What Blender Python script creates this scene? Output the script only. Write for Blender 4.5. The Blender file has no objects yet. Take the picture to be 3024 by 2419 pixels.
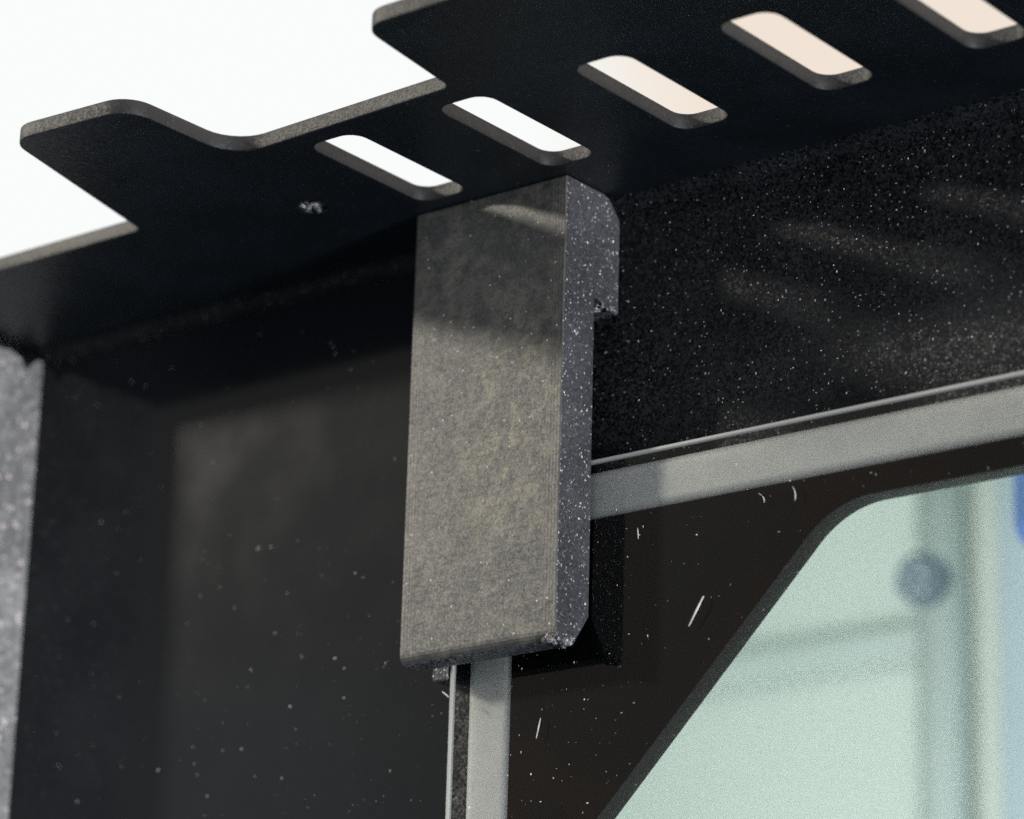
import bpy, bmesh, math, random
from mathutils import Vector, Matrix
random.seed(7)
S = 0.001                      # all shapes below are written in millimetres
sc = bpy.context.scene
COL = sc.collection

# ------------------------------------------------------------------ camera
cam_d = bpy.data.cameras.new('camera'); cam = bpy.data.objects.new('camera', cam_d); COL.objects.link(cam)
sc.camera = cam
right = Vector((0.78430028, 0.61971423, 0.02876355))
down = Vector((-0.17545721, 0.26604982, -0.94785667))
fwd = Vector((-0.5950528, 0.73835748, 0.31739628))
Mx = Matrix((right, -down, -fwd)).transposed().to_4x4()
Mx.translation = Vector((206.955, -274.555, -139.041)) * S
cam.matrix_world = Mx
cam_d.sensor_width = 36; cam_d.lens = 10101.9 / 3024 * 36
cam_d.clip_start = 0.01; cam_d.clip_end = 50
cam_d.dof.use_dof = True; cam_d.dof.focus_distance = 0.352
cam_d.dof.aperture_fstop = cam_d.lens / 5.2
cam_d.dof.aperture_blades = 0

# ------------------------------------------------------------------ world (the bright room around the cabinet)
w = bpy.data.worlds.new('World'); sc.world = w; w.use_nodes = True
nt = w.node_tree; nt.nodes.clear()
def N(t, **k):
    n = nt.nodes.new(t)
    for a, b in k.items(): setattr(n, a, b)
    return n
def L(a, b): nt.links.new(a, b)
out = N('ShaderNodeOutputWorld'); bg = N('ShaderNodeBackground'); L(bg.outputs[0], out.inputs[0])
tc = N('ShaderNodeTexCoord'); sep = N('ShaderNodeSeparateXYZ'); L(tc.outputs['Generated'], sep.inputs[0])
def mr(src, a, b, c0, c1, smooth=True):
    n = N('ShaderNodeMapRange'); n.interpolation_type = 'SMOOTHSTEP' if smooth else 'LINEAR'
    L(src, n.inputs['Value']); n.inputs['From Min'].default_value = a; n.inputs['From Max'].default_value = b
    n.inputs['To Min'].default_value = c0; n.inputs['To Max'].default_value = c1
    return n.outputs[0]
def mixc(f, a, b):
    n = N('ShaderNodeMix', data_type='RGBA'); L(f, n.inputs[0])
    for i, v in ((6, a), (7, b)):
        if hasattr(v, 'is_linked') or hasattr(v, 'node'): L(v, n.inputs[i])
        else: n.inputs[i].default_value = (*v, 1)
    return n.outputs[2]
noise = N('ShaderNodeTexNoise'); noise.inputs['Scale'].default_value = 5.0; noise.inputs['Detail'].default_value = 2
L(tc.outputs['Generated'], noise.inputs['Vector'])
front = mixc(mr(noise.outputs['Fac'], .36, .64, 0, 1), (.33, .305, .28), (.41, .385, .35))   # the dim room behind the viewer
back = mixc(mr(sep.outputs['X'], -.58, -.525, 0, 1), (.945, .975, .965), (.88, .77, .665))        # white wall, beige to its right
front = mixc(mr(sep.outputs['X'], -.30, .25, 0, 1), front, (.74, .77, .84))      # cool fill brightness added on the right side
fb = mixc(mr(sep.outputs['Y'], -.2, .45, 0, 1), front, back)
hi = mixc(mr(sep.outputs['Z'], .45, .85, 0, 1), fb, (1.8, 1.8, 1.82))
lo = mixc(mr(sep.outputs['Z'], -.35, .12, 0, 1), (.09, .135, .18), hi)
L(lo, bg.inputs['Color']); bg.inputs['Strength'].default_value = 1.0

# ------------------------------------------------------------------ lamps
def area(name, loc, target, size, power, color, shape='DISK'):
    d = bpy.data.lights.new(name, 'AREA'); d.shape = shape; d.size = size; d.energy = power; d.color = color
    o = bpy.data.objects.new(name, d); COL.objects.link(o)
    o.location = Vector(loc) * S
    o.rotation_euler = (Vector(target) - Vector(loc)).to_track_quat('-Z', 'Y').to_euler()
    return o
kd = Vector((-1.4, -1.0, .66)).normalized() * 1200
area('room_lamp', kd + Vector((-10, -9, -18)), (-10, -9, -18), .10, 12.0, (1, .93, .81))
area('side_lamp', (960, -200, -190), (-10, -9, -18), .16, 11, (.94, .96, 1.0))
area('chamber_lamp', (-25, 62, -88), (-125, 262, 70), .08, .35, (.98, 1.0, 1.0))

sc.view_settings.view_transform = 'Standard'; sc.view_settings.look = 'None'
sc.view_settings.exposure = 0; sc.view_settings.gamma = 1
sc.cycles.use_denoising = False; sc.cycles.use_adaptive_sampling = False; sc.cycles.sample_clamp_indirect = 4
sc.cycles.max_bounces = 8; sc.cycles.caustics_reflective = False

# ------------------------------------------------------------------ materials
class Mat:
    def __init__(s, name):
        s.m = bpy.data.materials.new(name); s.m.use_nodes = True
        s.t = s.m.node_tree; s.t.nodes.clear()
        s.out = s.n('ShaderNodeOutputMaterial'); s.b = s.n('ShaderNodeBsdfPrincipled')
        s.l(s.b.outputs[0], s.out.inputs[0])
        tcn = s.n('ShaderNodeTexCoord'); mp = s.n('ShaderNodeMapping'); mp.inputs['Scale'].default_value = (1000,)*3
        s.l(tcn.outputs['Object'], mp.inputs[0]); s.mm = mp.outputs[0]
    def n(s, t, **k):
        x = s.t.nodes.new(t)
        for a, b in k.items(): setattr(x, a, b)
        return x
    def l(s, a, b): s.t.links.new(a, b)
    def noise(s, scale, detail=3, rough=.5, vec=None, dist=0):
        x = s.n('ShaderNodeTexNoise'); x.inputs['Scale'].default_value = scale; x.inputs['Detail'].default_value = detail
        x.inputs['Roughness'].default_value = rough; x.inputs['Distortion'].default_value = dist
        s.l(vec or s.mm, x.inputs['Vector']); return x.outputs['Fac']
    def mr(s, v, a, b, c=0, d=1, smooth=True):
        x = s.n('ShaderNodeMapRange'); x.interpolation_type = 'SMOOTHSTEP' if smooth else 'LINEAR'
        s.l(v, x.inputs['Value'])
        for k, q in (('From Min', a), ('From Max', b), ('To Min', c), ('To Max', d)): x.inputs[k].default_value = q
        return x.outputs[0]
    def mix(s, f, a, b):
        x = s.n('ShaderNodeMix', data_type='RGBA')
        if isinstance(f, float): x.inputs[0].default_value = f
        else: s.l(f, x.inputs[0])
        for i, v in ((6, a), (7, b)):
            if isinstance(v, tuple): x.inputs[i].default_value = (*v, 1)
            else: s.l(v, x.inputs[i])
        return x.outputs[2]
    def math(s, op, a, b=0.0, c=None):
        x = s.n('ShaderNodeMath', operation=op)
        for i, v in enumerate((a, b) if c is None else (a, b, c)):
            if isinstance(v, (int, float)): x.inputs[i].default_value = v
            else: s.l(v, x.inputs[i])
        return x.outputs[0]
    def bump(s, h, dist, strength=1.0, normal=None):
        x = s.n('ShaderNodeBump'); x.inputs['Distance'].default_value = dist * S; x.inputs['Strength'].default_value = strength
        s.l(h, x.inputs['Height'])
        if normal is not None: s.l(normal, x.inputs['Normal'])
        return x.outputs[0]
    def voro(s, cell, vec=None, rnd=1.0):
        x = s.n('ShaderNodeTexVoronoi'); x.inputs['Scale'].default_value = 1 / cell; x.inputs['Randomness'].default_value = rnd
        s.l(vec or s.mm, x.inputs['Vector']); return x
    def facets(s, cell, strength, normal=None):
        """tiny facets of the powder coat: every grain gets its own tilt"""
        v = s.voro(cell)
        a = s.n('ShaderNodeVectorMath', operation='SUBTRACT'); s.l(v.outputs['Color'], a.inputs[0]); a.inputs[1].default_value = (.5,)*3
        b = s.n('ShaderNodeVectorMath', operation='SCALE'); s.l(a.outputs[0], b.inputs[0]); b.inputs['Scale'].default_value = strength
        c = s.n('ShaderNodeVectorMath', operation='ADD'); s.l(b.outputs[0], c.inputs[0])
        if normal is None:
            g = s.n('ShaderNodeNewGeometry'); s.l(g.outputs['Normal'], c.inputs[1])
        else: s.l(normal, c.inputs[1])
        d = s.n('ShaderNodeVectorMath', operation='NORMALIZE'); s.l(c.outputs[0], d.inputs[0])
        return d.outputs[0], v
    def flecks(s, cell, keep, r, col, base):
        v = s.voro(cell); sp = s.n('ShaderNodeSeparateColor'); s.l(v.outputs['Color'], sp.inputs[0])
        a = s.math('GREATER_THAN', sp.outputs[0], 1 - keep); b = s.math('LESS_THAN', v.outputs['Distance'], r)
        k = s.math('MULTIPLY', a, b); s.l
        return s.mix(k, base, col)
    def set(s, **k):
        for a, b in k.items():
            i = s.b.inputs[a.replace('_', ' ')]
            if hasattr(b, 'node'): s.l(b, i)
            elif isinstance(b, tuple): i.default_value = (*b, 1)
            else: i.default_value = b
        return s

def powder(name, base, rough, cell, tilt, fleck=.05, flcol=(.3, .3, .33), spec=.5, bump=.05):
    m = Mat(name)
    nz = m.noise(1 / (cell * 2.2), 3, .6)
    bn = m.bump(nz, bump)
    fn, v = m.facets(cell, tilt, bn)
    var = m.mr(m.noise(.08, 4, .6), .35, .7)
    c = m.mix(var, tuple(x * .75 for x in base), tuple(x * 1.3 for x in base))
    c = m.flecks(cell * 1.3, fleck, .32, flcol, c)  # pale flakes; they also paint the coat's glints into the colour
    c = m.flecks(cell * 1.7 + .03, fleck * .5, .3, tuple(x * f for x, f in zip(flcol, (1.1, .95, .98))), c)
    m.set(Base_Color=c, Roughness=rough, Normal=fn); m.b.inputs['Specular IOR Level'].default_value = spec
    return m.m
M_plate = powder('black powder coat underside', (.0080, .0118, .0155), .36, .30, .10, .004, (.05, .055, .06), .42, .012)
M_edge = powder('black powder coat cut edge', (.0115, .0110, .0105), .55, .17, .22, .008, (.07, .065, .06), .4, .03)
M_flange = powder('sparkling black powder coat', (.0125, .0138, .0155), .50, .24, .75, .04, (.20, .215, .24), .15, .045)
M_post = powder('grey textured powder coat', (.26, .255, .25), .5, .62, .8, .14, (.62, .60, .60), .5, .10)
M_clipside = powder('dark grey printed plastic side', (.066, .067, .073), .28, .22, .85, .02, (.38, .36, .40), .5, .06)

def clip_front():
    m = Mat('dusty dark grey printed plastic face')
    sp = m.n('ShaderNodeSeparateXYZ'); m.l(m.mm, sp.inputs[0]); X, Z = sp.outputs[0], sp.outputs[2]
    big = m.noise(.16, 5, .62, dist=1.4); mid = m.noise(.55, 6, .68, dist=.3); fine = m.noise(3.2, 4, .7)
    f = m.math('ADD', m.math('MULTIPLY', big, .55), m.math('MULTIPLY', mid, .45))
    c = m.mix(m.mr(f, .40, .62), (.056, .0565, .055), (.104, .101, .088))
    vx = m.math('DIVIDE', m.math('ADD', X, 7.2), 6.0); vz = m.math('DIVIDE', m.math('ADD', Z, 27.0), 11.0)
    blob = m.mr(m.math('ADD', m.math('MULTIPLY', vx, vx), m.math('MULTIPLY', vz, vz)), 0, 2.2, 1, 0)
    scuff = m.mr(m.noise(.55, 9, .70, dist=.5), .45, .68)
    c = m.mix(m.math('MULTIPLY', scuff, m.math('MULTIPLY_ADD', blob, .8, .25)), c, (.205, .186, .130))
    c = m.mix(m.mr(m.noise(.22, 6, .7, dist=1.2), .57, .70, 0, .55), c, (.045, .044, .042))
    c = m.mix(m.mr(fine, .42, .75, 0, .32), c, (.06, .058, .054))
    st = m.n('ShaderNodeMapping'); st.inputs['Rotation'].default_value = (0, -.22, 0); st.inputs['Scale'].default_value = (.30, 1, 2.6); m.l(m.mm, st.inputs[0])
    c = m.mix(m.mr(m.noise(1.0, 5, .65, vec=st.outputs[0], dist=.4), .50, .68, 0, .34), c, (.030, .030, .030))   # rubbing scratches
    c = m.mix(m.mr(m.noise(1.35, 5, .7, vec=st.outputs[0], dist=.2), .58, .72, 0, .30), c, (.17, .16, .135))
    # paler rubbed perimeter lines on both sides
    d1 = m.math('ABSOLUTE', m.math('ADD', X, 10.4))
    rim = m.mr(d1, 8.1, 8.9)
    lines = m.n('ShaderNodeTexWave'); lines.bands_direction = 'X'; lines.inputs['Scale'].default_value = .75
    lines.inputs['Distortion'].default_value = .5; m.l(m.mm, lines.inputs['Vector'])
    c = m.mix(m.math('MULTIPLY', rim, m.mr(lines.outputs['Fac'], .1, .9, .14, .30)), c, (.110, .100, .090))
    c = m.flecks(.42, .03, .25, (.5, .46, .42), c)
    # relief: horizontal extrusion lines in the middle, perimeter walls at the rims, grain over all
    hat = m.n('ShaderNodeTexWave'); hat.bands_direction = 'Z'; hat.inputs['Scale'].default_value = .36; hat.inputs['Distortion'].default_value = 2.2
    hat.inputs['Detail Scale'].default_value = .6; m.l(m.mm, hat.inputs['Vector'])
    h = m.math('ADD', m.math('MULTIPLY', hat.outputs['Fac'], .055), m.math('MULTIPLY', m.noise(.8, 7, .66, dist=.3), .9))
    h = m.math('ADD', h, m.math('MULTIPLY', m.math('MULTIPLY', lines.outputs['Fac'], rim), .09))
    bn = m.bump(h, .085); fn, _ = m.facets(.2, .16, bn)
    m.set(Base_Color=c, Roughness=.48, Normal=fn); m.b.inputs['Specular IOR Level'].default_value = .34
    return m.m
M_clip = clip_front()

def panel():
    m = Mat('smooth gloss black panel')
    c = m.mix(m.mr(m.noise(1.5, 4, .7), .3, .8), (.0125, .0145, .017), (.015, .017, .0195))
    m.set(Base_Color=c, Roughness=m.mr(m.noise(.12, 2, .5), .3, .7, .095, .115), Normal=m.bump(m.noise(2.2, 3, .6), .004))
    m.b.inputs['Specular IOR Level'].default_value = .22
    return m.m
M_panel = panel()
def border():
    m = Mat('gloss black printed border')
    c = m.mix(m.mr(m.noise(.05, 3, .6), .4, .65), (.0022, .0024, .0022), (.007, .0030, .0028))
    c = m.flecks(.5, .02, .2, (.09, .085, .08), c)
    m.set(Base_Color=c, Roughness=.5); m.b.inputs['Specular IOR Level'].default_value = .01; return m.m
M_border = border()
M_inner = powder('dark cut edge of the border', (.006, .006, .0075), .5, .35, .2, .03, (.03, .028, .032), .3, .03)
def tape():
    m = Mat('matte grey foam tape')
    sp = m.n('ShaderNodeSeparateXYZ'); m.l(m.mm, sp.inputs[0])
    c = m.mix(m.mr(m.noise(.25, 4, .6), .3, .7), (.325, .318, .315), (.365, .358, .355))
    c = m.flecks(1.3, .04, .12, (.85, .84, .8), c)
    m.set(Base_Color=c, Roughness=.55, Normal=m.bump(m.noise(3, 3, .6), .02), Subsurface_Weight=1.0, Subsurface_Scale=.007); m.b.inputs['Subsurface Radius'].default_value = (1, 1, 1); return m.m
M_tape = tape()
M_lip = Mat('bright ground glass rim').set(Base_Color=(.40, .40, .38), Roughness=.25).m
def glass():
    m = Mat('clear window glass'); t = m.t
    tr = m.n('ShaderNodeBsdfTransparent'); tr.inputs[0].default_value = (.97, .985, .975, 1)
    gl = m.n('ShaderNodeBsdfGlossy'); gl.inputs['Roughness'].default_value = .06; gl.inputs['Color'].default_value = (1, 1, 1, 1)
    fr = m.n('ShaderNodeFresnel'); fr.inputs[0].default_value = 1.36
    mx = m.n('ShaderNodeMixShader'); g = m.n('ShaderNodeNewGeometry'); m.l(m.math('MULTIPLY', fr.outputs[0], m.math('SUBTRACT', 1.0, g.outputs['Backfacing'])), mx.inputs[0]); m.l(tr.outputs[0], mx.inputs[1]); m.l(gl.outputs[0], mx.inputs[2])
    m.l(mx.outputs[0], m.out.inputs[0]); t.nodes.remove(m.b); return m.m
M_glass = glass()
def plain(name, a, b, scale, rough=.6):
    m = Mat(name); m.set(Base_Color=m.mix(m.mr(m.noise(scale, 3, .5), .35, .65), a, b), Roughness=rough); return m.m
M_mint = plain('pale mint chamber wall', (.68, .745, .705), (.72, .785, .745), .01, .55)
M_rod = plain('grey satin rod', (.46, .53, .52), (.50, .56, .55), .05, .8)
M_beige = plain('pale beige panel', (.68, .72, .665), (.71, .745, .69), .02, .5)
M_knob = plain('dark slate plastic', (.07, .105, .13), (.09, .125, .15), .1, .45)
M_blue = plain('blue plastic', (.03, .07, .18), (.04, .09, .22), .04, .4)
M_screw = plain('pale metal', (.6, .65, .64), (.7, .74, .72), .5, .3)
M_dust_glint = plain('pale dust and glint flakes', (.36, .35, .33), (.62, .60, .56), .4, .8)
M_lint = plain('white lint', (.34, .33, .30), (.62, .60, .55), 1.0, .7)

# ------------------------------------------------------------------ geometry helpers
def link(name, me, mats, parent=None):
    o = bpy.data.objects.new(name, me); COL.objects.link(o)
    for m in (mats if isinstance(mats, (list, tuple)) else [mats]): me.materials.append(m)
    if parent: o.parent = parent
    return o
def bm_obj(name, bm, mats, parent=None, smooth=False):
    bmesh.ops.recalc_face_normals(bm, faces=bm.faces)
    for v in bm.verts: v.co *= S
    me = bpy.data.meshes.new(name); bm.to_mesh(me); bm.free()
    if smooth:
        for p in me.polygons: p.use_smooth = True
    return link(name, me, mats, parent)
def box(bm, x0, x1, y0, y1, z0, z1, bev=0, seg=2):
    r = bmesh.ops.create_cube(bm, size=1)
    for v in r['verts']:
        v.co = Vector(((x0 + x1) / 2 + v.co.x * (x1 - x0), (y0 + y1) / 2 + v.co.y * (y1 - y0), (z0 + z1) / 2 + v.co.z * (z1 - z0)))
    if bev:
        es = list({e for v in r['verts'] for e in v.link_edges})
        bmesh.ops.bevel(bm, geom=es, offset=bev, segments=seg, affect='EDGES', profile=.5)
def sweep_x(bm, prof, x0, x1, n=1):
    rings = [[bm.verts.new((x0 + (x1 - x0) * i / n, y, z)) for y, z in prof] for i in range(n + 1)]
    k = len(prof)
    for a, b in zip(rings, rings[1:]):
        for i in range(k): bm.faces.new((a[i], a[(i + 1) % k], b[(i + 1) % k], b[i]))
    bm.faces.new(rings[0]); bm.faces.new(rings[-1][::-1])
def fillet(pts, n=7):
    """pts: (x, y, radius) -> rounded outline"""
    o = []
    for i, (x, y, r) in enumerate(pts):
        p = Vector((x, y)); a = Vector(pts[i - 1][:2]) - p; b = Vector(pts[(i + 1) % len(pts)][:2]) - p
        if r <= 0: o.append((x, y)); continue
        a, b = a.normalized(), b.normalized(); ang = a.angle(b); d = r / math.tan(ang / 2)
        c = p + (a + b).normalized() * (r / math.sin(ang / 2)); s = p + a * d; e = p + b * d
        a0 = math.atan2(*(s - c).yx); a1 = math.atan2(*(e - c).yx); da = (a1 - a0 + math.pi) % (2 * math.pi) - math.pi
        for k in range(n + 1):
            t = a0 + da * k / n; o.append((c.x + r * math.cos(t), c.y + r * math.sin(t)))
    return o
def slab(name, outlines, half, bev, mats, parent, place, edge_mat=0):
    """plate with holes, from 2-D outlines, via a filled curve turned into a mesh"""
    cu = bpy.data.curves.new(name, 'CURVE'); cu.dimensions = '2D'; cu.fill_mode = 'BOTH'
    cu.extrude = half - bev; cu.bevel_depth = bev; cu.bevel_resolution = 2; cu.offset = -bev
    for ol in outlines:
        s = cu.splines.new('POLY'); s.points.add(len(ol) - 1); s.use_cyclic_u = True
        for p, (x, y) in zip(s.points, ol): p.co = (x, y, 0, 1)
    tmp = bpy.data.objects.new('tmp', cu); COL.objects.link(tmp)
    bpy.context.view_layer.update()
    me = bpy.data.meshes.new_from_object(tmp.evaluated_get(bpy.context.evaluated_depsgraph_get()))
    bpy.data.objects.remove(tmp); bpy.data.curves.remove(cu)
    me.transform(place); me.transform(Matrix.Scale(S, 4)); me.name = name
    me.materials.clear()
    o = link(name, me, mats, parent)
    nloc = place.to_3x3() @ Vector((0, 0, 1))
    for p in me.polygons:
        k = abs(p.normal.dot(nloc)); p.material_index = edge_mat if k < .75 else 0
    return o
def empty(name, loc, label, cat, group=None):
    o = bpy.data.objects.new(name, None); COL.objects.link(o); o.location = Vector(loc) * S; o.empty_display_size = .005
    o['label'] = label; o['category'] = cat
    if group: o['group'] = group
    return o
def tag(o, label, cat, group=None):
    o['label'] = label; o['category'] = cat
    if group: o['group'] = group
    return o
def adopt(root):
    """parts were modelled in scene space; keep them there under the thing's base"""
    for c in root.children: c.matrix_parent_inverse = Matrix.Translation(root.location).inverted()

# ------------------------------------------------------------------ setting: the lit chamber behind the window
bm = bmesh.new()
box(bm, -260, 110, 262, 265, -230, 76)
for xa in (-263, 110):          # side walls and sloping roof follow the same profile
    sweep_x(bm, [(2, -230), (265, -230), (265, 76), (2, 5.5)], xa, xa + 3)
sweep_x(bm, [(2, 5.5), (265, 76), (265, 78), (2, 7)], -263, 113)
box(bm, -263, 113, 2, 265, -233, -230)
o = bm_obj('chamber_wall', bm, M_mint); o['kind'] = 'structure'

# ------------------------------------------------------------------ slotted bracket: plate, bend and flange
T = 1.7
br = empty('slotted_bracket', (-8, -10, 0), 'black powder coated sheet metal bracket with tabs and a row of slots, above the clip', 'bracket')
outline = fillet([(-135, -23.5, 0), (-49.4, -23.5, 1.3), (-42.9, -49.7, 3.2), (-26.7, -48.7, 3.4), (-26.2, -33.2, 4.2),
                  (4.0, -34.2, 1.2), (5.95, -50.0, 3.0), (95, -50.6, 0), (95, -1.5, 0), (-135, -1.5, 0)])
holes = []
for k in range(6):
    x0 = -18.0 + 17.32 * k
    holes.append(fillet([(x0, -30.9, 1.9), (x0 + 6.5, -30.9, 1.9), (x0 + 6.5, -11.9, 1.9), (x0, -11.9, 1.9)][::-1], 6))
hx, hy, hr = -28.8, -17.8, 1.7
holes.append([(hx + hr * math.cos(t * math.pi / 12), hy - hr * math.sin(t * math.pi / 12)) for t in range(24)])
slab('slotted_plate', [outline] + holes, T / 2, .14, [M_plate, M_edge], br, Matrix.Translation((0, 0, T / 2)), 1)
bm = bmesh.new()
R0 = 1.5
def bend(zb):
    p = [(-1.5, 0)] + [(-R0 + R0 * math.sin(a), -R0 + R0 * math.cos(a)) for a in [math.pi / 16 * k for k in range(1, 9)]]
    p += [(0, zb), (T, zb)] + [(-R0 + (R0 + T) * math.sin(a), -R0 + (R0 + T) * math.cos(a)) for a in [math.pi / 16 * k for k in range(8, -1, -1)]]
    return p
sweep_x(bm, bend(-37.5), -15.2, 95)
sweep_x(bm, bend(-2.0), -135, -15.2)
box(bm, -21.8, -15.2, 0, T, -120, -2.0)
fo = bm_obj('flange', bm, M_flange, br)
# ragged steel thread of the small hole
from mathutils import noise as mn
def lump(bm, c, r, sx=1, sy=1, sz=1, sub=3, amp=.25, seed=0):
    q = bmesh.ops.create_icosphere(bm, subdivisions=sub, radius=1)
    for v in q['verts']:
        d = 1 + amp * mn.noise(v.co * 2.3 + Vector((seed, seed * 2, 0))) + amp * .5 * mn.noise(v.co * 6 + Vector((seed, 3, 1)))
        v.co = Vector((c[0] + v.co.x * r * sx * d, c[1] + v.co.y * r * sy * d, c[2] + v.co.z * r * sz * d))
M_burr = powder('shiny torn material', (.17, .165, .17), .25, .16, .9, .3, (.85, .8, .82), .9, .08)
bm = bmesh.new(); rr = random.Random(9)
for k in range(15):
    a = rr.uniform(0, 6.28); q = rr.uniform(.3, 1.5); lump(bm, (hx + q * math.cos(a), hy + q * math.sin(a), .12 + rr.uniform(0, .3)), rr.uniform(.18, .38), 1, 1, .8, 2, .5, k)
bmesh.ops.create_cone(bm, cap_ends=True, segments=24, radius1=hr - .02, radius2=hr - .02, depth=.8, matrix=Matrix.Translation((hx, hy, 1.0)))
bm_obj('threaded_insert', bm, M_burr, br)
adopt(br)

# ------------------------------------------------------------------ left panel and side post
bm = bmesh.new(); box(bm, -88.9, -21.8, 0.0, 3.0, -130, -2.05)
tag(bm_obj('cabinet_panel', bm, M_panel), 'smooth gloss black panel with dust specks, left of the clip', 'panel')

bm = bmesh.new()
prof2 = []
x0, x1, zt = -125, -88.9, -1.3
box(bm, x0, x1, -19.5, 5, -130, -3.2)
# ragged top edge: the bend's shadow line put into the shape
r = random.Random(3)
ys = [-19.5 + 24.5 * k / 40 for k in range(41)]
tops = []
for y in ys:
    h = -1.15 + .18 * r.uniform(-1, 1)
    h -= 1.7 * math.exp(-((y + 2.6) / 1.0) ** 2) + .4 * math.exp(-((y + 10) / 2.0) ** 2)
    tops.append(h)
lo_ = [bm.verts.new((x1 - .003, y, -3.21)) for y in ys]; hi_ = [bm.verts.new((x1 - .003, y, h)) for y, h in zip(ys, tops)]
lb = [bm.verts.new((x1 - 2.5, y, -3.21)) for y in ys]; hb = [bm.verts.new((x1 - 2.5, y, h)) for y, h in zip(ys, tops)]
for i in range(40):
    for q in ((lo_[i], lo_[i + 1], hi_[i + 1], hi_[i]), (hi_[i], hi_[i + 1], hb[i + 1], hb[i]), (hb[i], hb[i + 1], lb[i + 1], lb[i]), (lb[i], lb[i + 1], lo_[i + 1], lo_[i])):
        bm.faces.new(q)
for i in (0, 40): bm.faces.new((lo_[i], hi_[i], hb[i], lb[i]))
tag(bm_obj('side_post', bm, M_post), 'rough light grey textured post at the left edge of the photo, under the bracket', 'post')

# ------------------------------------------------------------------ window door: tape, border, glass, rim
wd = empty('window_door', (-18.5, -3.9, -130), 'glass door with glossy black border and grey taped edge, held by the clip', 'window')
YF = -3.9
def frame_piece(bm, a, b, y0, y1): box(bm, a[0], b[0], y0, y1, a[1], b[1])
bm = bmesh.new()          # tape: two strips of an L with softly rounded front edges
def rounded(w0, w1, yb, yf, r=.5, n=5):
    p = [(w0, yb)] + [(w0 + r - r * math.cos(t), yf + r - r * math.sin(t)) for t in [math.pi / 2 * k / n for k in range(n + 1)]]
    p += [(w1 - r + r * math.sin(t), yf + r - r * math.cos(t)) for t in [math.pi / 2 * k / n for k in range(n + 1)]] + [(w1, yb)]
    return p
YT = YF + .42
pr = [(y, -31.35 - (wv)) for wv, y in rounded(0, 5.3, -.02, YT, 1.0, 7)]
sweep_x(bm, pr, -10.6, 95)
pr = rounded(-16.55, -10.6, -.02, YT, 1.0, 7)
A = [bm.verts.new((x, y, -31.35)) for x, y in pr]; B = [bm.verts.new((x, y, -130)) for x, y in pr]
for i in range(len(pr)): bm.faces.new((A[i], A[(i + 1) % len(pr)], B[(i + 1) % len(pr)], B[i]))
bm.faces.new(A); bm.faces.new(B[::-1])
bm_obj('edge_tape', bm, M_tape, wd)
# border with the window opening cut in
xz = Matrix(((1, 0, 0, 0), (0, 0, 1, 0), (0, 1, 0, 0), (0, 0, 0, 1)))
outer = [(-10.6, -36.65), (95, -36.65), (95, -130), (-10.6, -130)]
op = fillet([(34.6, -39.55, 11.5), (110, -39.55, 0), (110, -120, 0), (-37.5, -120, 0)], 14)
op = fillet([(29.6, -39.6, 11), (92, -39.75, 0), (92, -127, 0), (-8, -127, 0), (-8, -77.6, 0)], 16)
slab('black_border', [outer, op], 1.3, .12, [M_border, M_inner], wd, Matrix.Translation((0, YT + 1.31, 0)) @ xz, 1)
# rim and glass
bm = bmesh.new()
sweep_x(bm, [(y, -30.30 - wv) for wv, y in rounded(0, .42, YF + .4, YF - .06, .15, 3)], -18.5, 95)
p = rounded(-18.5, -18.02, YF + .4, YF - .06, .2, 3)
A = [bm.verts.new((x, y, -30.64)) for x, y in p]; B = [bm.verts.new((x, y, -130)) for x, y in p]
for i in range(len(p)): bm.faces.new((A[i], A[(i + 1) % len(p)], B[(i + 1) % len(p)], B[i]))
bm.faces.new(A); bm.faces.new(B[::-1])
bm_obj('glass_rim', bm, M_lip, wd)
bm = bmesh.new(); box(bm, -18.02, 95, YF, YF + .4, -130, -30.64)
bm_obj('glass_pane', bm, M_glass, wd)
adopt(wd)

# ------------------------------------------------------------------ the printed clip
cl = empty('corner_clip', (-10.4, -7, -51), 'dark grey 3D printed plastic clip, dusty and tan stained, hooked between bracket and glass door', 'clip')
bm = bmesh.new()
CF = -9.64
prof = [(CF, -.06), (-3.0, -.06), (-2.0, -.42), (-.14, -2.35), (-.10, -12.9), (-.6, -13.3), (-4.35, -12.2), (-4.12, -47.4), (-6.7, -50.95), (CF, -50.95)]
sweep_x(bm, prof, -20.75, 0)
bmesh.ops.recalc_face_normals(bm, faces=bm.faces)
bm.edges.ensure_lookup_table()
def edges_at(f): return [e for e in bm.edges if all(f(v.co) for v in e.verts)]
e1 = [e for e in edges_at(lambda c: abs(c.y - CF) < .01 and abs(c.z + 50.95) < .01)]
bmesh.ops.bevel(bm, geom=e1, offset=1.15, segments=5, affect='EDGES', profile=.5)
es = [e for e in bm.edges if e.is_manifold and e.calc_face_angle() > .35 and (all(v.co.y < CF + .01 for v in e.verts) or all(abs(v.co.x) < .01 for v in e.verts) or all(abs(v.co.x + 20.75) < .01 for v in e.verts))]
bmesh.ops.bevel(bm, geom=es, offset=.16, segments=3, affect='EDGES', profile=.5)
bm.normal_update()
for f in bm.faces: f.material_index = 0 if (f.normal.y < -.55) else 1
bm_obj('clip_body', bm, [M_clip, M_clipside], cl)
bm = bmesh.new()
box(bm, -20.7, -18.75, -4.2, -.05, -51.5, -13.5, .2)
bm_obj('rear_lug', bm, M_clipside, cl)
bm = bmesh.new()
rr = random.Random(5)
for k in range(34):
    t = rr.random(); lump(bm, (-rr.uniform(.0, 1.7) ** 1.2, -9.6 + 2.8 * t + rr.uniform(-.1, .1), -50.75 + rr.uniform(-.2, .45)), rr.uniform(.18, .42), 1, 1, .9, 2, .5, k)
bm_obj('print_burr', bm, M_burr, cl)
bm = bmesh.new()
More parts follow.
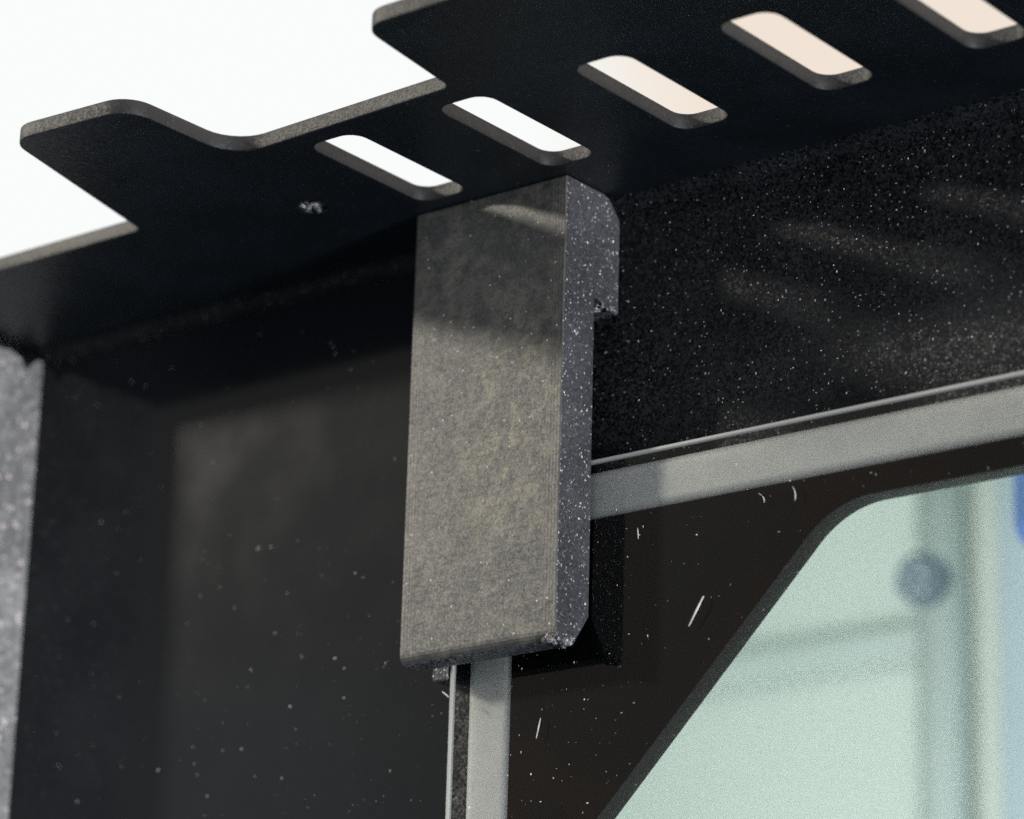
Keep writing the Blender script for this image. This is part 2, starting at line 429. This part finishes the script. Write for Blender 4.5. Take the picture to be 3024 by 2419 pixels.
for k in range(26):
    lump(bm, (-rr.uniform(.1, 2.2), -rr.uniform(.5, 4.0), -12.75 + rr.uniform(-.3, .15)), rr.uniform(.14, .36), 1, 1, .9, 2, .5, k)
bm_obj('hook_burr', bm, M_burr, cl)
adopt(cl)

# ------------------------------------------------------------------ things inside the chamber, far out of focus
def cyl(bm, p0, p1, r, n=24):
    a = Vector(p0); b = Vector(p1); d = b - a
    m = Matrix.Translation((a + b) / 2) @ d.to_track_quat('Z', 'Y').to_matrix().to_4x4()
    bmesh.ops.create_cone(bm, cap_ends=True, segments=n, radius1=r, radius2=r, depth=d.length, matrix=m)
bm = bmesh.new(); cyl(bm, (-103.6, 236, -228), (-103.6, 236, 66), 4.6, 48)
tag(bm_obj('guide_rod', bm, M_rod, smooth=True), 'blurred grey vertical rod behind the glass, behind the dark knob', 'rod')
kn = empty('chamber_knob', (-67, 172, 8), 'blurred dark round knob with pale dots, in front of the grey rod', 'knob')
bm = bmesh.new(); cyl(bm, (-67.0, 172, 8.0), (-66.5, 167, 8.0), 4.3, 40)
bmesh.ops.bevel(bm, geom=[e for e in bm.edges if all(len(f.verts) > 4 for f in e.link_faces[:1]) or all(len(f.verts) > 4 for f in e.link_faces[1:2])], offset=1.2, segments=4, affect='EDGES')
bm_obj('knob_body', bm, M_knob, kn)
for dx, dz in ((-.2, 2.5), (-2.2, .5), (1.2, .2), (1.3, -2.6), (-.9, -2.4)):
    bm = bmesh.new(); bmesh.ops.create_uvsphere(bm, u_segments=12, v_segments=8, radius=.32, matrix=Matrix.Translation((-66.5 + dx, 166.8, 8.0 + dz)))
    bm_obj('screw', bm, M_screw, kn)
adopt(kn)
bm = bmesh.new(); box(bm, -109, -95.2, 246, 252, -228, 60, .6)
tag(bm_obj('inner_panel', bm, M_beige), 'blurred pale beige upright panel behind the glass, right of the knob', 'panel')
bm = bmesh.new(); box(bm, -19.6, 6, 114, 122, -7.5, 30, 3)
tag(bm_obj('blue_part', bm, M_blue), 'blurred blue part behind the glass at the right edge', 'part')
bm = bmesh.new(); box(bm, -95, -20, 240, 246, -228, 60, .6)
tag(bm_obj('side_cover', bm, plain('pale blue grey cover', (.40, .48, .53), (.43, .51, .56), .02, .5)), 'blurred pale blue-grey upright cover behind the glass at the right edge', 'cover')
bm = bmesh.new(); box(bm, -258, -112, 256, 262, 22, 29, 1.5)  # added strip, slightly darker than the wall, stands in for a band of shade
tag(bm_obj('shade_band', bm, plain('pale green grey rail', (.56, .635, .61), (.59, .66, .64), .02, .6)), 'blurred horizontal band of shade behind the glass, below the knob, made as a strip', 'shade_strip')

# ------------------------------------------------------------------ dust, glint flakes and lint
bm = bmesh.new()
def flake(u, v, put, s, rnd):
    n = rnd.choice((5, 6, 7)); ph = rnd.uniform(0, 6.28); el = rnd.uniform(.6, 1.6)
    ring = []
    for k in range(n):
        t = ph + 6.283 * k / n; q = s * rnd.uniform(.7, 1.15)
        ring.append((u + q * math.cos(t) * el, v + q * math.sin(t) / el))
    top = bm.verts.new(put(u, v, s * .6)); lo = [bm.verts.new(put(a, b, 0)) for a, b in ring]
    for k in range(n): bm.faces.new((lo[k], lo[(k + 1) % n], top))
rd = random.Random(11)
def scatter(n, u0, u1, v0, v1, put, smin, smax, keep=lambda u, v: True, p=3.0):
    for _ in range(n):
        u, v = rd.uniform(u0, u1), rd.uniform(v0, v1)
        if keep(u, v): flake(u, v, put, smin + (smax - smin) * rd.random() ** p, rd)
scatter(270, -86, -21, -75, -3, lambda u, v, h: (u, -.005 - h, v), .035, .16, p=4)
scatter(80, -45, -21, -75, -30, lambda u, v, h: (u, -.005 - h, v), .03, .12)
scatter(560, 0.5, 80, -30, -1, lambda u, v, h: (u, -.01 - h, v), .025, .125, p=3.2)
scatter(420, 15, 80, -14, -1, lambda u, v, h: (u, -.01 - h, v), .025, .10, lambda u, v: rd.random() < (u / 80) * (1 + v / 16), 2)  # flakes added to draw sparkle glints, denser towards the bend and the right
scatter(620, -17.5, 60, -80, -31, lambda u, v, h: (u, YF - .005 - h, v), .025, .13, lambda u, v: not (u > 8 and v > -75 and (u - 8) * 1.16 > (v + 66) * -1 + 8) or rd.random() < .35, 3)
scatter(60, -20, -.6, -50, -1, lambda u, v, h: (u, CF - .01 - h, v), .03, .12)
for x, z, s in ((-50.8, -31.0, .30), (-38.4, -45.6, .2), (-40.8, -8.6, .16), (-41.3, -8.0, .14), (-40.5, -9.4, .17)): flake(x, z, lambda u, v, h: (u, -.005 - h, v), s, rd)
do = bm_obj('dust', bm, M_dust_glint); do['kind'] = 'stuff'  # real dust together with the flange flakes that imitate glints

def fibre(name, pts, r, label):
    bm = bmesh.new(); P = [Vector(p) for p in pts]; n = 8; rings = []
    for i, p in enumerate(P):
        d = (P[min(i + 1, len(P) - 1)] - P[max(i - 1, 0)]).normalized(); a = d.orthogonal().normalized(); b = d.cross(a)
        q = r * (.35 + .65 * math.sin(math.pi * (i + .5) / len(P)) ** .5)
        rings.append([bm.verts.new(p + (a * math.cos(t) + b * math.sin(t)) * q) for t in [6.2832 * k / n for k in range(n)]])
    for A, B in zip(rings, rings[1:]):
        for k in range(n): bm.faces.new((A[k], A[(k + 1) % n], B[(k + 1) % n], B[k]))
    bm.faces.new(rings[0]); bm.faces.new(rings[-1][::-1])
    o = bm_obj(name, bm, M_lint, smooth=True); tag(o, label, 'lint', 'lint fibres stuck to the door and clip'); return o
FIB = []
def lint(a, b, r, label, y=YF, bow=.2):
    m = [(a[0] + (b[0] - a[0]) * t + bow * math.sin(math.pi * t) * .5, y - r * .8 - .12 * math.sin(math.pi * t), a[1] + (b[1] - a[1]) * t) for t in [k / 7 for k in range(8)]]
    fibre('lint_fibre', m, r, label)
lint((12.55, -50.1), (14.35, -47.2), 0.105, 'largest white lint fibre, slanted on the black border between clip and window')
lint((6.0, -39.9), (5.9, -38.7), 0.062, 'small upright lint fibre on the border just below the grey tape beside the clip')
lint((-6.6, -59.3), (-6.1, -57.2), 0.074, 'lint fibre low on the border, near the upright grey tape')
lint((25.3, -39.0), (25.0, -37.5), 0.068, 'lint fibre hanging under the grey tape above the window corner', bow=.5)
lint((21.6, -38.6), (20.9, -37.5), 0.050, 'thin curled lint fibre under the tape, left of the window corner', bow=.6)
lint((-17.8, -53.3), (-16.6, -54.3), 0.099, 'white lint fibre hanging under the bottom lug of the clip', y=-5.8)
